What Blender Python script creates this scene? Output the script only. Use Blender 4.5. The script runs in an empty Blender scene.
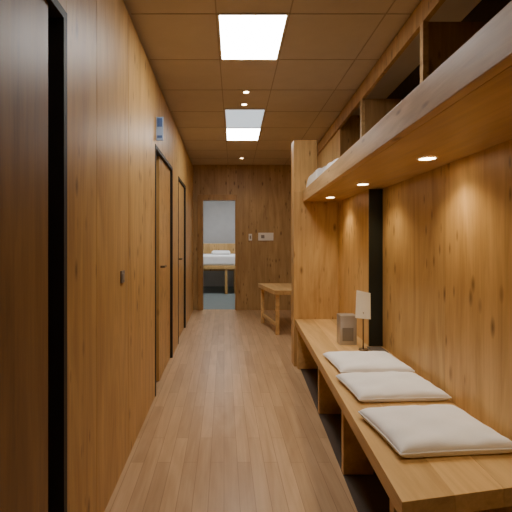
import bpy, bmesh, math, random
from mathutils import Vector, Matrix
random.seed(4)
SK=0.0625   # right hand joinery runs 3.6 degrees off the left wall
CH=1.25     # eye height
H=2.59      # ceiling
LX=-0.55    # left wall
EY=7.14     # end wall

# ---------------------------------------------------------------- materials
def newmat(name):
    m=bpy.data.materials.new(name); m.use_nodes=True
    nt=m.node_tree; b=nt.nodes['Principled BSDF']; return m,nt,b
def plain(name,col,rough=0.5,metal=0.0,bump=0,bscale=200,trans=0.0):
    m,nt,b=newmat(name)
    n=nt.nodes.new('ShaderNodeTexNoise'); n.inputs['Scale'].default_value=6; n.inputs['Detail'].default_value=4
    tc=nt.nodes.new('ShaderNodeTexCoord'); nt.links.new(tc.outputs['Object'],n.inputs['Vector'])
    r=nt.nodes.new('ShaderNodeValToRGB')
    r.color_ramp.elements[0].position=0.3; r.color_ramp.elements[1].position=0.7
    r.color_ramp.elements[0].color=(col[0]*.93,col[1]*.93,col[2]*.93,1)
    r.color_ramp.elements[1].color=(*col,1)
    nt.links.new(n.outputs['Fac'],r.inputs['Fac']); nt.links.new(r.outputs['Color'],b.inputs['Base Color'])
    b.inputs['Roughness'].default_value=rough; b.inputs['Metallic'].default_value=metal
    b.inputs['Transmission Weight'].default_value=trans
    if bump:
        n2=nt.nodes.new('ShaderNodeTexNoise'); n2.inputs['Scale'].default_value=bscale
        nt.links.new(tc.outputs['Object'],n2.inputs['Vector'])
        bp=nt.nodes.new('ShaderNodeBump'); bp.inputs['Strength'].default_value=bump; bp.inputs['Distance'].default_value=0.004
        nt.links.new(n2.outputs['Fac'],bp.inputs['Height']); nt.links.new(bp.outputs['Normal'],b.inputs['Normal'])
    return m
def emit(name,col,s):
    m,nt,b=newmat(name)
    b.inputs['Base Color'].default_value=(*col,1)
    b.inputs['Emission Color'].default_value=(*col,1); b.inputs['Emission Strength'].default_value=s
    return m
def wood(name,light,dark,axis='Z',rough=0.42,knots=True,plank=None,contrast=1.0):
    """board wood: stretched noise grain + blotches + pin knots, tinted per board by the 'pv' attribute"""
    m,nt,b=newmat(name); L=nt.links; N=nt.nodes.new
    tc=N('ShaderNodeTexCoord'); at=N('ShaderNodeAttribute'); at.attribute_name='pv'
    off=N('ShaderNodeVectorMath'); off.operation='MULTIPLY_ADD'
    L.new(at.outputs['Color'],off.inputs[0]); off.inputs[1].default_value=(13,17,19); L.new(tc.outputs['Object'],off.inputs[2])
    def mp(s,a=.06):
        k=N('ShaderNodeMapping'); L.new(off.outputs[0],k.inputs['Vector'])
        st={'X':(a,1,1),'Y':(1,a,1),'Z':(1,1,a)}[axis]
        k.inputs['Scale'].default_value=tuple(s*q for q in st); return k
    g=N('ShaderNodeTexNoise'); g.inputs['Scale'].default_value=1; g.inputs['Detail'].default_value=6; g.inputs['Roughness'].default_value=.62; g.inputs['Distortion'].default_value=.5
    L.new(mp(42,.045).outputs[0],g.inputs['Vector'])
    g2=N('ShaderNodeTexNoise'); g2.inputs['Scale'].default_value=1; g2.inputs['Detail'].default_value=4; g2.inputs['Distortion'].default_value=1.6
    L.new(mp(7,.16).outputs[0],g2.inputs['Vector'])
    mx=N('ShaderNodeMath'); mx.operation='MULTIPLY_ADD'; L.new(g2.outputs['Fac'],mx.inputs[0]); mx.inputs[1].default_value=.75
    mm=N('ShaderNodeMath'); mm.operation='MULTIPLY'; L.new(g.outputs['Fac'],mm.inputs[0]); mm.inputs[1].default_value=.6
    L.new(mm.outputs[0],mx.inputs[2])
    r=N('ShaderNodeValToRGB'); r.color_ramp.elements[0].position=.68-.22*contrast**-1; r.color_ramp.elements[1].position=.68+.15*contrast**-1
    r.color_ramp.elements[0].color=(*dark,1); r.color_ramp.elements[1].color=(*light,1)
    L.new(mx.outputs[0],r.inputs['Fac'])
    col=r.outputs['Color']
    hs=N('ShaderNodeHueSaturation'); L.new(col,hs.inputs['Color'])
    mv=N('ShaderNodeMapRange'); L.new(at.outputs['Fac'],mv.inputs['Value']); mv.inputs['To Min'].default_value=.86; mv.inputs['To Max'].default_value=1.1
    L.new(mv.outputs[0],hs.inputs['Value']); col=hs.outputs['Color']
    def addknots(col,scale,thr,r0,r1,stretch,amt):
        k=mp(scale,stretch)
        v=N('ShaderNodeTexVoronoi'); v.inputs['Scale'].default_value=1; L.new(k.outputs[0],v.inputs['Vector'])
        sm=N('ShaderNodeMapRange'); L.new(v.outputs['Distance'],sm.inputs['Value']); sm.inputs['From Min'].default_value=r0; sm.inputs['From Max'].default_value=r1; sm.inputs['To Min'].default_value=1; sm.inputs['To Max'].default_value=0
        sp=N('ShaderNodeSeparateColor'); L.new(v.outputs['Color'],sp.inputs[0])
        gt=N('ShaderNodeMath'); gt.operation='GREATER_THAN'; L.new(sp.outputs[0],gt.inputs[0]); gt.inputs[1].default_value=thr
        ml=N('ShaderNodeMath'); ml.operation='MULTIPLY'; L.new(sm.outputs[0],ml.inputs[0]); L.new(gt.outputs[0],ml.inputs[1])
        ml2=N('ShaderNodeMath'); ml2.operation='MULTIPLY'; L.new(ml.outputs[0],ml2.inputs[0]); ml2.inputs[1].default_value=amt
        mi=N('ShaderNodeMix'); mi.data_type='RGBA'; L.new(ml2.outputs[0],mi.inputs['Factor']); L.new(col,mi.inputs[6])
        mi.inputs[7].default_value=(dark[0]*.32,dark[1]*.26,dark[2]*.25,1); return mi.outputs[2]
    if knots:
        col=addknots(col,12,.5,.05,.24,.4,.8)
        col=addknots(col,22,.6,.06,.24,.3,.7)
    L.new(col,b.inputs['Base Color'])
    rr=N('ShaderNodeMapRange'); L.new(g.outputs['Fac'],rr.inputs['Value']); rr.inputs['To Min'].default_value=rough-.08; rr.inputs['To Max'].default_value=rough+.12
    L.new(rr.outputs[0],b.inputs['Roughness'])
    bp=N('ShaderNodeBump'); bp.inputs['Strength'].default_value=.12; bp.inputs['Distance'].default_value=.002
    L.new(g.outputs['Fac'],bp.inputs['Height']); L.new(bp.outputs['Normal'],b.inputs['Normal'])
    b.inputs['Specular IOR Level'].default_value=.35
    return m

M_wallL=wood('oak_panel_left',(.61,.375,.130),(.40,.22,.066))
M_wallR=wood('oak_panel_right',(.68,.44,.180),(.47,.275,.095))
M_end  =wood('oak_panel_end',(.50,.325,.14),(.34,.20,.078))
M_door =wood('oak_door',(.29,.16,.052),(.165,.083,.026))
M_trim =wood('oak_trim',(.46,.27,.10),(.31,.165,.055))
M_bench=wood('oak_bench',(.74,.49,.21),(.52,.315,.12),axis='Y',knots=False)
M_fasc =wood('oak_fascia',(.68,.46,.22),(.42,.255,.105),axis='Y')
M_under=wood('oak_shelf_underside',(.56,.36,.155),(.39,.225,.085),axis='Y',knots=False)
M_dark =wood('stained_wood_shaded',(.040,.024,.013),(.020,.012,.007))  # dark-stained wood, with the shade of the unlit store deepened in its colour
M_div  =wood('oak_divider',(.50,.31,.13),(.32,.18,.07))
M_black=plain('reveal_black',(.018,.013,.010),.6)
M_teal =plain('dark_green_paint',(.010,.016,.014),.45)
M_ceil =plain('ceiling_tile',(.57,.48,.365),.85,bump=.15,bscale=260)
M_grid =plain('ceiling_grid',(.36,.28,.19),.6)
M_panel=emit('light_diffuser',(1,.97,.93),26.0)
M_panel_fill=emit('fill_diffuser_low',(1,.95,.88),4.0)
M_panel2=emit('light_diffuser_dim',(.68,.80,.90),1.1)
M_frame=plain('light_frame',(.7,.62,.5),.5)
M_dl   =emit('downlight_lens',(1,.80,.52),30)
M_ring =plain('downlight_ring',(.75,.68,.55),.3,.6)
M_cloth=plain('cushion_linen',(.92,.93,.96),.95,bump=.25,bscale=420)
M_bed  =plain('bedding_white',(.86,.85,.84),.9,bump=.2,bscale=300)
M_white=plain('plastic_white',(.80,.76,.68),.4)
M_grey =plain('plastic_grey',(.25,.22,.19),.4)
M_shade=plain('card_paper',(.92,.87,.74),.85)
M_metal=plain('brushed_metal',(.50,.47,.43),.35,.7)
M_brass=plain('brass',(.20,.14,.08),.4,.6)
M_bk   =plain('book_cover_dark',(.10,.085,.07),.5)
M_rw   =plain('room_wall_grey',(.62,.62,.61),.9)
M_rf   =plain('room_floor_blue',(.16,.19,.185),.7)
M_blue =plain('sign_blue',(.10,.18,.42),.5)
M_signw=plain('sign_white',(.36,.50,.74),.5)
M_strip  =plain('dark_floor_strip',(.075,.052,.034),.55)

# floor planks
def floor_mat():
    m=wood('floor_laminate',(.63,.43,.245),(.47,.30,.155),axis='Y',rough=.34,knots=False)
    nt=m.node_tree; L=nt.links; b=nt.nodes['Principled BSDF']
    tc=nt.nodes.new('ShaderNodeTexCoord'); mp=nt.nodes.new('ShaderNodeMapping')
    mp.inputs['Rotation'].default_value=(0,0,math.radians(90)); L.new(tc.outputs['Object'],mp.inputs['Vector'])
    br=nt.nodes.new('ShaderNodeTexBrick'); L.new(mp.outputs[0],br.inputs['Vector'])
    br.inputs['Scale'].default_value=1; br.inputs['Brick Width'].default_value=.75; br.inputs['Row Height'].default_value=.075
    br.inputs['Mortar Size'].default_value=.0013; br.offset=.37
    br.inputs['Color1'].default_value=(1,1,1,1); br.inputs['Color2'].default_value=(.80,.78,.76,1); br.inputs['Mortar'].default_value=(.50,.44,.38,1)
    src=b.inputs['Base Color'].links[0].from_socket
    mi=nt.nodes.new('ShaderNodeMix'); mi.data_type='RGBA'; mi.blend_type='MULTIPLY'; mi.inputs['Factor'].default_value=1
    L.new(src,mi.inputs[6]); L.new(br.outputs['Color'],mi.inputs[7]); L.new(mi.outputs[2],b.inputs['Base Color'])
    b.inputs['Specular IOR Level'].default_value=.45
    return m
M_floor=floor_mat()

# ---------------------------------------------------------------- mesh builder
class B:
    def __init__(s,name,mats,parent=None):
        s.name=name; s.bm=bmesh.new(); s.mats=mats; s.parent=parent
        s.cl=s.bm.loops.layers.float_color.new('pv')
    def _tag(s,faces,mat,pv=None):
        if pv is None: pv=random.random()
        for f in faces:
            f.material_index=s.mats.index(mat)
            for l in f.loops: l[s.cl]=(pv,pv,pv,1)
    def prism(s,quad,z0,z1,mat,pv=None):
        lo=[s.bm.verts.new((x,y,z0)) for x,y in quad]; hi=[s.bm.verts.new((x,y,z1)) for x,y in quad]
        n=len(quad); fs=[s.bm.faces.new(lo[::-1]),s.bm.faces.new(hi)]
        for i in range(n): fs.append(s.bm.faces.new((lo[i],lo[(i+1)%n],hi[(i+1)%n],hi[i])))
        s._tag(fs,mat,pv); return fs
    def box(s,x0,x1,y0,y1,z0,z1,mat,sk=0,pv=None):
        return s.prism([(x0+sk*y0,y0),(x1+sk*y0,y0),(x1+sk*y1,y1),(x0+sk*y1,y1)],z0,z1,mat,pv)
    def cyl(s,c,r0,r1,z0,z1,mat,n=32):
        lo=[s.bm.verts.new((c[0]+r0*math.cos(2*math.pi*i/n),c[1]+r0*math.sin(2*math.pi*i/n),z0)) for i in range(n)]
        hi=[s.bm.verts.new((c[0]+r1*math.cos(2*math.pi*i/n),c[1]+r1*math.sin(2*math.pi*i/n),z1)) for i in range(n)]
        fs=[s.bm.faces.new(lo[::-1]),s.bm.faces.new(hi)]
        for i in range(n):
            f=s.bm.faces.new((lo[i],lo[(i+1)%n],hi[(i+1)%n],hi[i])); f.smooth=True; fs.append(f)
        s._tag(fs,mat)
    def done(s,bevel=0.0,seg=2):
        bmesh.ops.recalc_face_normals(s.bm,faces=s.bm.faces)
        me=bpy.data.meshes.new(s.name); s.bm.to_mesh(me); s.bm.free()
        for m in s.mats: me.materials.append(m)
        o=bpy.data.objects.new(s.name,me); bpy.context.scene.collection.objects.link(o)
        if bevel:
            md=o.modifiers.new('bevel','BEVEL'); md.width=bevel; md.segments=seg; md.limit_method='ANGLE'
        if s.parent: o.parent=s.parent
        return o
def empty(name,loc=(0,0,0)):
    e=bpy.data.objects.new(name,None); bpy.context.scene.collection.objects.link(e); e.location=loc; return e

# ---------------------------------------------------------------- room shell
b=B('floor',[M_floor]); b.box(-.95,1.75,-2.0,EY+.06,-.1,0,M_floor,pv=.6); b.done()
b=B('ceiling',[M_ceil]); b.box(-.95,1.95,-2.0,EY+.12,H,H+.1,M_ceil); b.done()
# ceiling grid
b=B('trim_ceiling_grid',[M_grid])
CS=.025
for y in [ -1.23+.6*i for i in range(14)]:
    b.box(LX,.98+SK*y,y-.004,y+.004,H-.002,H,M_grid)
for x in (-.105,.33,.90):
    b.box(x-.004,x+.004,-1.9,EY,H-.002,H,M_grid,sk=CS)
b.done()

# left wall: backing + panels
b=B('wall_left',[M_wallL,M_black])
b.box(-.95,-.66,-2.0,EY,0,H,M_black)
pan=[(-2.0,-.35),(1.395,1.73),(1.73,2.30),(2.30,3.19),(4.27,4.80),(5.72,EY)]
for y0,y1 in pan:
    b.box(-.66,LX,y0+.002,y1-.002,0,H-.035,M_wallL)
for y0,y1 in [(-.35,1.395)]:
    b.box(-.66,LX,y0,y1,2.04,H-.035,M_wallL)
for y0,y1 in [(3.19,4.27),(4.80,5.72)]:
    b.box(-.66,LX,y0,y1,2.02,H-.035,M_wallL)
b.done()
def leftdoor(name,y0,y1,ztop,leafmat,jam_near,jam_far,rec):
    e=empty(name)
    l=B('leaf',[leafmat],e); l.box(-.645,LX-rec,y0+jam_near,y1-jam_far,.008,ztop-.03,leafmat); l.done(.002)
    f=B('frame',[M_black],e)
    f.box(-.655,LX+.004,y0+.001,y0+.03,0,ztop,M_black); f.box(-.655,LX+.004,y1-.03,y1-.001,0,ztop,M_black)
    f.box(-.655,LX+.004,y0+.03,y1-.03,ztop-.03,ztop,M_black); f.done()
    return e
d=leftdoor('door_1',-.35,1.395,2.038,M_door,.04,.115,.012)
d=leftdoor('door_2',3.19,4.27,2.018,M_wallL,.33,.04,.02)
h=B('handle',[M_brass],d); h.box(LX-.021,LX+.02,3.58,3.60,1.0,1.02,M_brass); h.box(LX+.008,LX+.02,3.58,3.70,1.0,1.02,M_brass); h.done(.003)
d=leftdoor('door_3',4.80,5.72,2.018,M_wallL,.16,.04,.02)
h=B('handle',[M_brass],d); h.box(LX-.021,LX+.02,5.02,5.04,1.0,1.02,M_brass); h.box(LX+.008,LX+.02,5.02,5.13,1.0,1.02,M_brass); h.done(.003)

# right wall (skewed run), in panel bays
def rw(name,segs):
    b=B(name,[M_wallR])
    for y0,y1 in segs: b.box(.981,1.06,y0,y1-.002,0,1.64,M_wallR,sk=SK)
    b.done()
rw('wall_right_entry',[(-2.0,-.3),(-.3,1.15)])
rw('wall_right_bench',[(1.15,2.0)])
rw('wall_right_alcove',[(2.0,2.88)])
rw('wall_right_far',[(2.88,7.05)])
b=B('wall_right_upper',[M_dark,M_wallR])
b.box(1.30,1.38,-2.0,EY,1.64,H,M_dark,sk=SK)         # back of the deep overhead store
b.box(.98,1.30,4.3,EY,1.64,H,M_wallR,sk=SK)
b.done()
b=B('wall_alcove',[M_wallR,M_teal])   # thicker partition beyond the dark end
b.box(.88,.979,2.945,3.949,.472,1.623,M_wallR,sk=SK)
b.box(.88,.979,2.93,2.945,.472,1.623,M_teal,sk=SK)
b.done()
# column / partition at bench end
b=B('partition_column',[M_wallR])
b.box(.69,1.13,3.952,4.10,0,1.73,M_wallR)
b.box(.69,.92,3.952,4.10,1.73,2.24,M_wallR)
b.done(.003)

# end wall with doorway
b=B('wall_end',[M_end])
b.box(-.95,-.47,EY,EY+.12,0,H,M_end); b.box(-.47,.235,EY,EY+.12,2.06,H,M_end)
b.box(.235,.80,EY,EY+.12,0,H,M_end); b.box(.80,1.95,EY,EY+.12,0,H,M_end); b.done()
b=B('trim_doorway',[M_trim])
b.box(-.47,-.375,EY-.02,EY+.14,0,2.06,M_trim); b.box(.20,.235,EY-.02,EY+.14,0,2.06,M_trim); b.box(-.375,.20,EY-.02,EY+.14,1.96,2.06,M_trim); b.done(.004)
b=B('wall_back',[M_wallR]); b.box(-.95,1.5,-2.1,-2.0,0,H,M_wallR); b.done()

# side room beyond
b=B('floor_bedroom',[M_rf]); b.box(-1.6,1.9,EY+.06,10.8,-.1,0.0,M_rf); b.done()
b=B('ceiling_bedroom',[M_rw]); b.box(-1.6,1.9,EY+.12,10.9,H,H+.1,M_rw); b.done()
b=B('wall_bedroom',[M_rw]); b.box(-1.6,1.9,10.8,10.9,0,H,M_rw); b.box(-1.7,-1.6,EY+.12,10.9,0,H,M_rw); b.box(1.9,2.0,EY+.12,10.9,0,H,M_rw); b.done()
e=empty('bed')
f=B('frame',[M_wallR],e)
f.box(-.9,1.6,9.2,10.2,.58,.66,M_wallR)
for x in (-.88,.02,.24,1.54):
    for y in (9.22,10.14): f.box(x,x+.06,y,y+.06,0,.58,M_wallR)
f.box(-.9,1.7,10.4,10.45,.45,1.16,M_wallR); f.box(-.85,-.78,10.4,10.45,0,.45,M_wallR); f.box(1.5,1.57,10.4,10.45,0,.45,M_wallR); f.done(.005)
m=B('mattress',[M_bed],e); m.box(-.9,1.6,9.2,10.2,.66,.90,M_bed); m.done(.05,4)
p=B('pillow',[M_bed],e); p.box(-.30,.15,9.5,10.15,.90,.99,M_bed); p.done(.045,4)

# ---------------------------------------------------------------- overhead shelf
e=empty('overhead_shelf')
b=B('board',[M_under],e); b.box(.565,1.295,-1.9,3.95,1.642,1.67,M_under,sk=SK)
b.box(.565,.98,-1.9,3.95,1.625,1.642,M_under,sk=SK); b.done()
b=B('fascia',[M_fasc],e); b.box(.53,.565,-1.9,3.95,1.625,1.735,M_fasc,sk=SK); b.done(.003)
b=B('trim_header',[M_div,M_black]); b.box(.955,.985,-1.9,EY-.1,H-.14,H-.012,M_div,sk=SK); b.box(.962,.985,-1.9,EY-.1,H-.012,H-.001,M_black,sk=SK); b.done()
b=B('trim_dividers',[M_div,M_fasc])
for y in (.9,2.2,3.40):
    b.box(.985,1.295,y,y+.03,1.671,H-.14,M_div,sk=SK)
    b.box(.955,.985,y-.005,y+.035,1.671,H-.14,M_fasc,sk=SK)
b.done()
def downlight(name,x,y,z,power,spot=True,r=.035,col=(1,.77,.47)):
    e=empty(name)
    b=B('ring',[M_ring],e)
    n=32
    lv=[[b.bm.verts.new((x+rr*math.cos(2*math.pi*i/n),y+rr*math.sin(2*math.pi*i/n),zz)) for i in range(n)] for rr,zz in ((r+.01,z),(r+.008,z-.004),(r,z-.004),(r,z))]
    fs=[]
    for a in range(3):
        for i in range(n): fs.append(b.bm.faces.new((lv[a][i],lv[a][(i+1)%n],lv[a+1][(i+1)%n],lv[a+1][i])))
    b._tag(fs,M_ring); b.done()
    l=B('lens',[M_dl],e); l.cyl((x,y),r,r,z-.002,z-.0005,M_dl); l.done()
    if spot:
        ld=bpy.data.lights.new(name+'_lamp','SPOT'); ld.energy=power; ld.color=col; ld.spot_size=math.radians(125); ld.spot_blend=.8; ld.shadow_soft_size=.03
        lo=bpy.data.objects.new('lamp',ld); lo.location=(x,y,z-.012); bpy.context.scene.collection.objects.link(lo); lo.parent=e
for y in (.95,1.83,2.68,3.50): downlight('shelf_downlight',.93 if y>1 else .9,y,1.6245,11)
for x,y in ((.20,3.62),(.20,3.95),(.29,6.55)): downlight('recessed_downlight',x,y,H,8,r=.024)

# cushions: puffed pads with a corded edge
def cushion(name,cx,cy,z,w,d,t,rot,mat,parent=None,seed=0,pipe=True):
    bm=bmesh.new(); n=40; grid={}
    for side in (1,-1):
        for i in range(n+1):
            for j in range(n+1):
                u=i/n*2-1; v=j/n*2-1
                u=math.copysign(1-(1-abs(u))**1.7,u); v=math.copysign(1-(1-abs(v))**1.7,v)
                edge=(i in(0,n) or j in(0,n))
                if side<0 and edge: grid[(side,i,j)]=grid[(1,i,j)]; continue
                p=(1-abs(u)**10)*(1-abs(v)**10)
                hgt=p**.42*.5
                wob=.10*math.sin(5*u+3*v+seed)*p+.07*math.sin(9*v-4*u+2*seed)*p+.55*(1-u*u)*(1-v*v)
                wob+=.08*math.sin(14*u+seed)*abs(v)**3*p+.08*math.sin(13*v+seed)*abs(u)**3*p
                pin=1-.03*(1-v*v)*abs(u)**3
                pin2=1-.03*(1-u*u)*abs(v)**3
                x=u*w/2*pin; y=v*d/2*pin2
                zz=t*(.42+ (hgt+wob*.5)) if side>0 else t*(.42-min(.42,hgt))
                grid[(side,i,j)]=bm.verts.new((x,y,zz))
    for side in (1,-1):
        for i in range(n):
            for j in range(n):
                q=[grid[(side,i,j)],grid[(side,i+1,j)],grid[(side,i+1,j+1)],grid[(side,i,j+1)]]
                if side<0: q.reverse()
                f=bm.faces.new(q); f.smooth=True
    bmesh.ops.recalc_face_normals(bm,faces=bm.faces)
    if pipe:
        ring=[grid[(1,i,0)].co.copy() for i in range(n)]+[grid[(1,n,j)].co.copy() for j in range(n)]+[grid[(1,i,n)].co.copy() for i in range(n,0,-1)]+[grid[(1,0,j)].co.copy() for j in range(n,0,-1)]
        K=len(ring); R=.0035; loops=[]
        for k in range(K):
            tn=(ring[(k+1)%K]-ring[k-1]).normalized(); sd=tn.cross(Vector((0,0,1))).normalized()
            loops.append([bm.verts.new(ring[k]+sd*R*math.cos(a*math.pi/3)+Vector((0,0,R*math.sin(a*math.pi/3)))) for a in range(6)])
        for k in range(K):
            for a in range(6):
                f=bm.faces.new((loops[k][a],loops[k][(a+1)%6],loops[(k+1)%K][(a+1)%6],loops[(k+1)%K][a])); f.smooth=True
    me=bpy.data.meshes.new(name); bm.to_mesh(me); bm.free(); me.materials.append(mat)
    o=bpy.data.objects.new(name,me); bpy.context.scene.collection.objects.link(o)
    o.location=(cx,cy,z); o.rotation_euler=(0,0,math.radians(rot))
    if parent: o.parent=parent
    return o
cushion('stored_pillow',.94,3.74,1.671,.26,.34,.21,3,M_bed,seed=2,pipe=False)
cushion('stored_pillow',.985,3.25,1.671,.34,.46,.19,-6,M_bed,seed=5,pipe=False)

# ---------------------------------------------------------------- bench
e=empty('wall_bench')
b=B('seat',[M_bench],e)
def bx(a,y): return a+SK*y
# boards across the depth, near end cut at a slight angle
cut=lambda a:1.19+(a-.456)*.19
edges=[.456,.63,.80,.979]
for a0,a1 in zip(edges,edges[1:]):
    b.prism([(bx(a0,cut(a0)),cut(a0)),(bx(a1,cut(a1)),cut(a1)),(bx(a1,3.949),3.949),(bx(a0,3.949),3.949)],.41,.47,M_bench)
b.done(.0015)
l=B('legs',[M_bench],e)
for y in (1.38,2.12,2.86,3.86):
    l.box(.50 if y<3.8 else .47,.66,y,y+.045,.006,.41,M_bench,sk=SK)
l.box(.66,.69,1.38,3.9,.33,.41,M_bench,sk=SK)
l.done(.002)
b=B('floor_strip',[M_strip]); b.box(.50,.979,-1.9,3.95,0.0,.005,M_strip,sk=SK); b.done()  # darker strip laid over the floor below the bench

cushion('seat_cushion',.880,2.485,.4705,.43,.36,.050,2,M_cloth,seed=1)
cushion('seat_cushion',.858,2.075,.4705,.45,.33,.052,3,M_cloth,seed=3)
cushion('seat_cushion',.828,1.60,.4705,.445,.35,.060,5,M_cloth,seed=7)

# pale card held upright on a small stand
x,y=.985,2.83
e=empty('card_display_stand')
b=B('base',[M_brass],e); b.cyl((x,y),.032,.030,.4705,.480,M_brass); b.cyl((x,y),.005,.005,.480,.74,M_brass,12); b.done()
b=B('card',[M_shade],e)
q=[(-.056,.700),(.050,.690),(.056,.872),(-.040,.892)]
fr=[b.bm.verts.new((x+dx,y-.008+ (zz-.7)*.12,zz)) for dx,zz in q]; bk=[b.bm.verts.new((x+dx,y+.002+(zz-.7)*.12,zz)) for dx,zz in q]
fs=[b.bm.faces.new(fr),b.bm.faces.new(bk[::-1])]+[b.bm.faces.new((fr[i],fr[(i+1)%4],bk[(i+1)%4],bk[i])) for i in range(4)]
b._tag(fs,M_shade); b.done()
# metal canister
b=B('tissue_dispenser',[M_metal,M_grey])
b.box(.862,.985,2.965,3.06,.4705,.69,M_metal); b.box(.878,.96,2.962,2.966,.50,.60,M_grey); b.done(.006,3)
# book
b=B('closed_book',[M_bk,M_white]); b.box(1.02,1.12,2.72,2.86,.4705,.474,M_bk); b.box(1.022,1.116,2.722,2.858,.474,.485,M_white); b.box(1.02,1.12,2.72,2.86,.485,.488,M_bk); b.done()

# ---------------------------------------------------------------- desk near the end
e=empty('side_table')
b=B('top',[M_bench],e); b.prism([(.66,5.22),(1.28,5.24),(1.32,6.15),(.52,6.10)],.53,.59,M_bench); b.done(.003)
b=B('legs',[M_bench],e)
for x,y in ((.68,5.26),(.555,6.0),(1.20,5.3),(1.24,6.03)): b.box(x,x+.05,y,y+.05,0,.53,M_bench)
b.prism([(.69,5.31),(.72,5.31),(.60,6.0),(.57,6.0)],.10,.15,M_bench)
b.done(.002)

# ---------------------------------------------------------------- wall fittings
b=B('light_switch_plate',[M_white,M_grey]); b.box(.44,.50,EY-.012,EY-.0005,1.24,1.36,M_white); b.box(.457,.483,EY-.016,EY-.012,1.27,1.33,M_grey); b.done(.002)
b=B('wall_control_panel',[M_white,M_grey]); b.box(.61,.88,EY-.02,EY-.0005,1.24,1.38,M_white); b.box(.66,.72,EY-.023,EY-.02,1.28,1.34,M_grey); b.box(.76,.83,EY-.023,EY-.02,1.28,1.34,M_white); b.done(.002)
b=B('light_switch_plate',[M_grey,M_metal]); b.box(LX+.0005,LX+.008,2.12,2.19,1.02,1.085,M_grey); b.box(LX+.008,LX+.011,2.135,2.175,1.035,1.07,M_metal); b.done(.001)
b=B('projecting_door_sign',[M_signw,M_blue]); b.box(LX+.0005,LX+.055,3.25,3.262,2.06,2.25,M_signw); b.box(LX+.008,LX+.048,3.247,3.25,2.17,2.24,M_blue); b.box(LX+.008,LX+.048,3.247,3.25,2.08,2.10,M_blue); b.done()

# ---------------------------------------------------------------- ceiling light panels
def panel(name,x0,x1,y0,y1,mat):
    e=empty(name)
    f=B('frame',[M_frame],e); t=.012
    for a in ((x0,x1,y0,y0+t),(x0,x1,y1-t,y1),(x0,x0+t,y0+t,y1-t),(x1-t,x1,y0+t,y1-t)):
        f.box(*a,H-.008,H-.0005,M_frame,sk=CS)
    f.done()
    d=B('diffuser',[mat],e); d.box(x0+t,x1-t,y0+t,y1-t,H-.005,H-.001,mat,sk=CS); d.done()
panel('added_fill_panel',-.10,.325,2.36,2.965,M_panel)
panel('added_fill_panel',-.10,.325,4.775,5.365,M_panel)
panel('added_fill_panel',-.10,.325,4.08,4.765,M_panel2)
panel('added_fill_panel',-.10,.325,-.02,.565,M_panel_fill)  # unseen panel above the camera, added to brighten the near end
# bedroom ceiling light
e=empty('bedroom_ceiling_light')
M_cool=emit('cool_diffuser',(.97,.98,1),23)
d=B('diffuser',[M_cool],e); d.box(-.4,.6,8.3,8.9,H-.03,H-.002,M_cool); d.done(.005)

# ---------------------------------------------------------------- world & camera
w=bpy.data.worlds.new('world'); bpy.context.scene.world=w; w.use_nodes=True
w.node_tree.nodes['Background'].inputs[0].default_value=(.02,.018,.015,1)
cd=bpy.data.cameras.new('camera'); cam=bpy.data.objects.new('camera',cd); bpy.context.scene.collection.objects.link(cam)
cam.location=(0,0,CH); cam.rotation_euler=(math.radians(90),0,0)
cd.sensor_width=36; cd.lens=28.125; cd.shift_x=32/512; cd.shift_y=-16/512; cd.clip_start=.02
bpy.context.scene.camera=cam
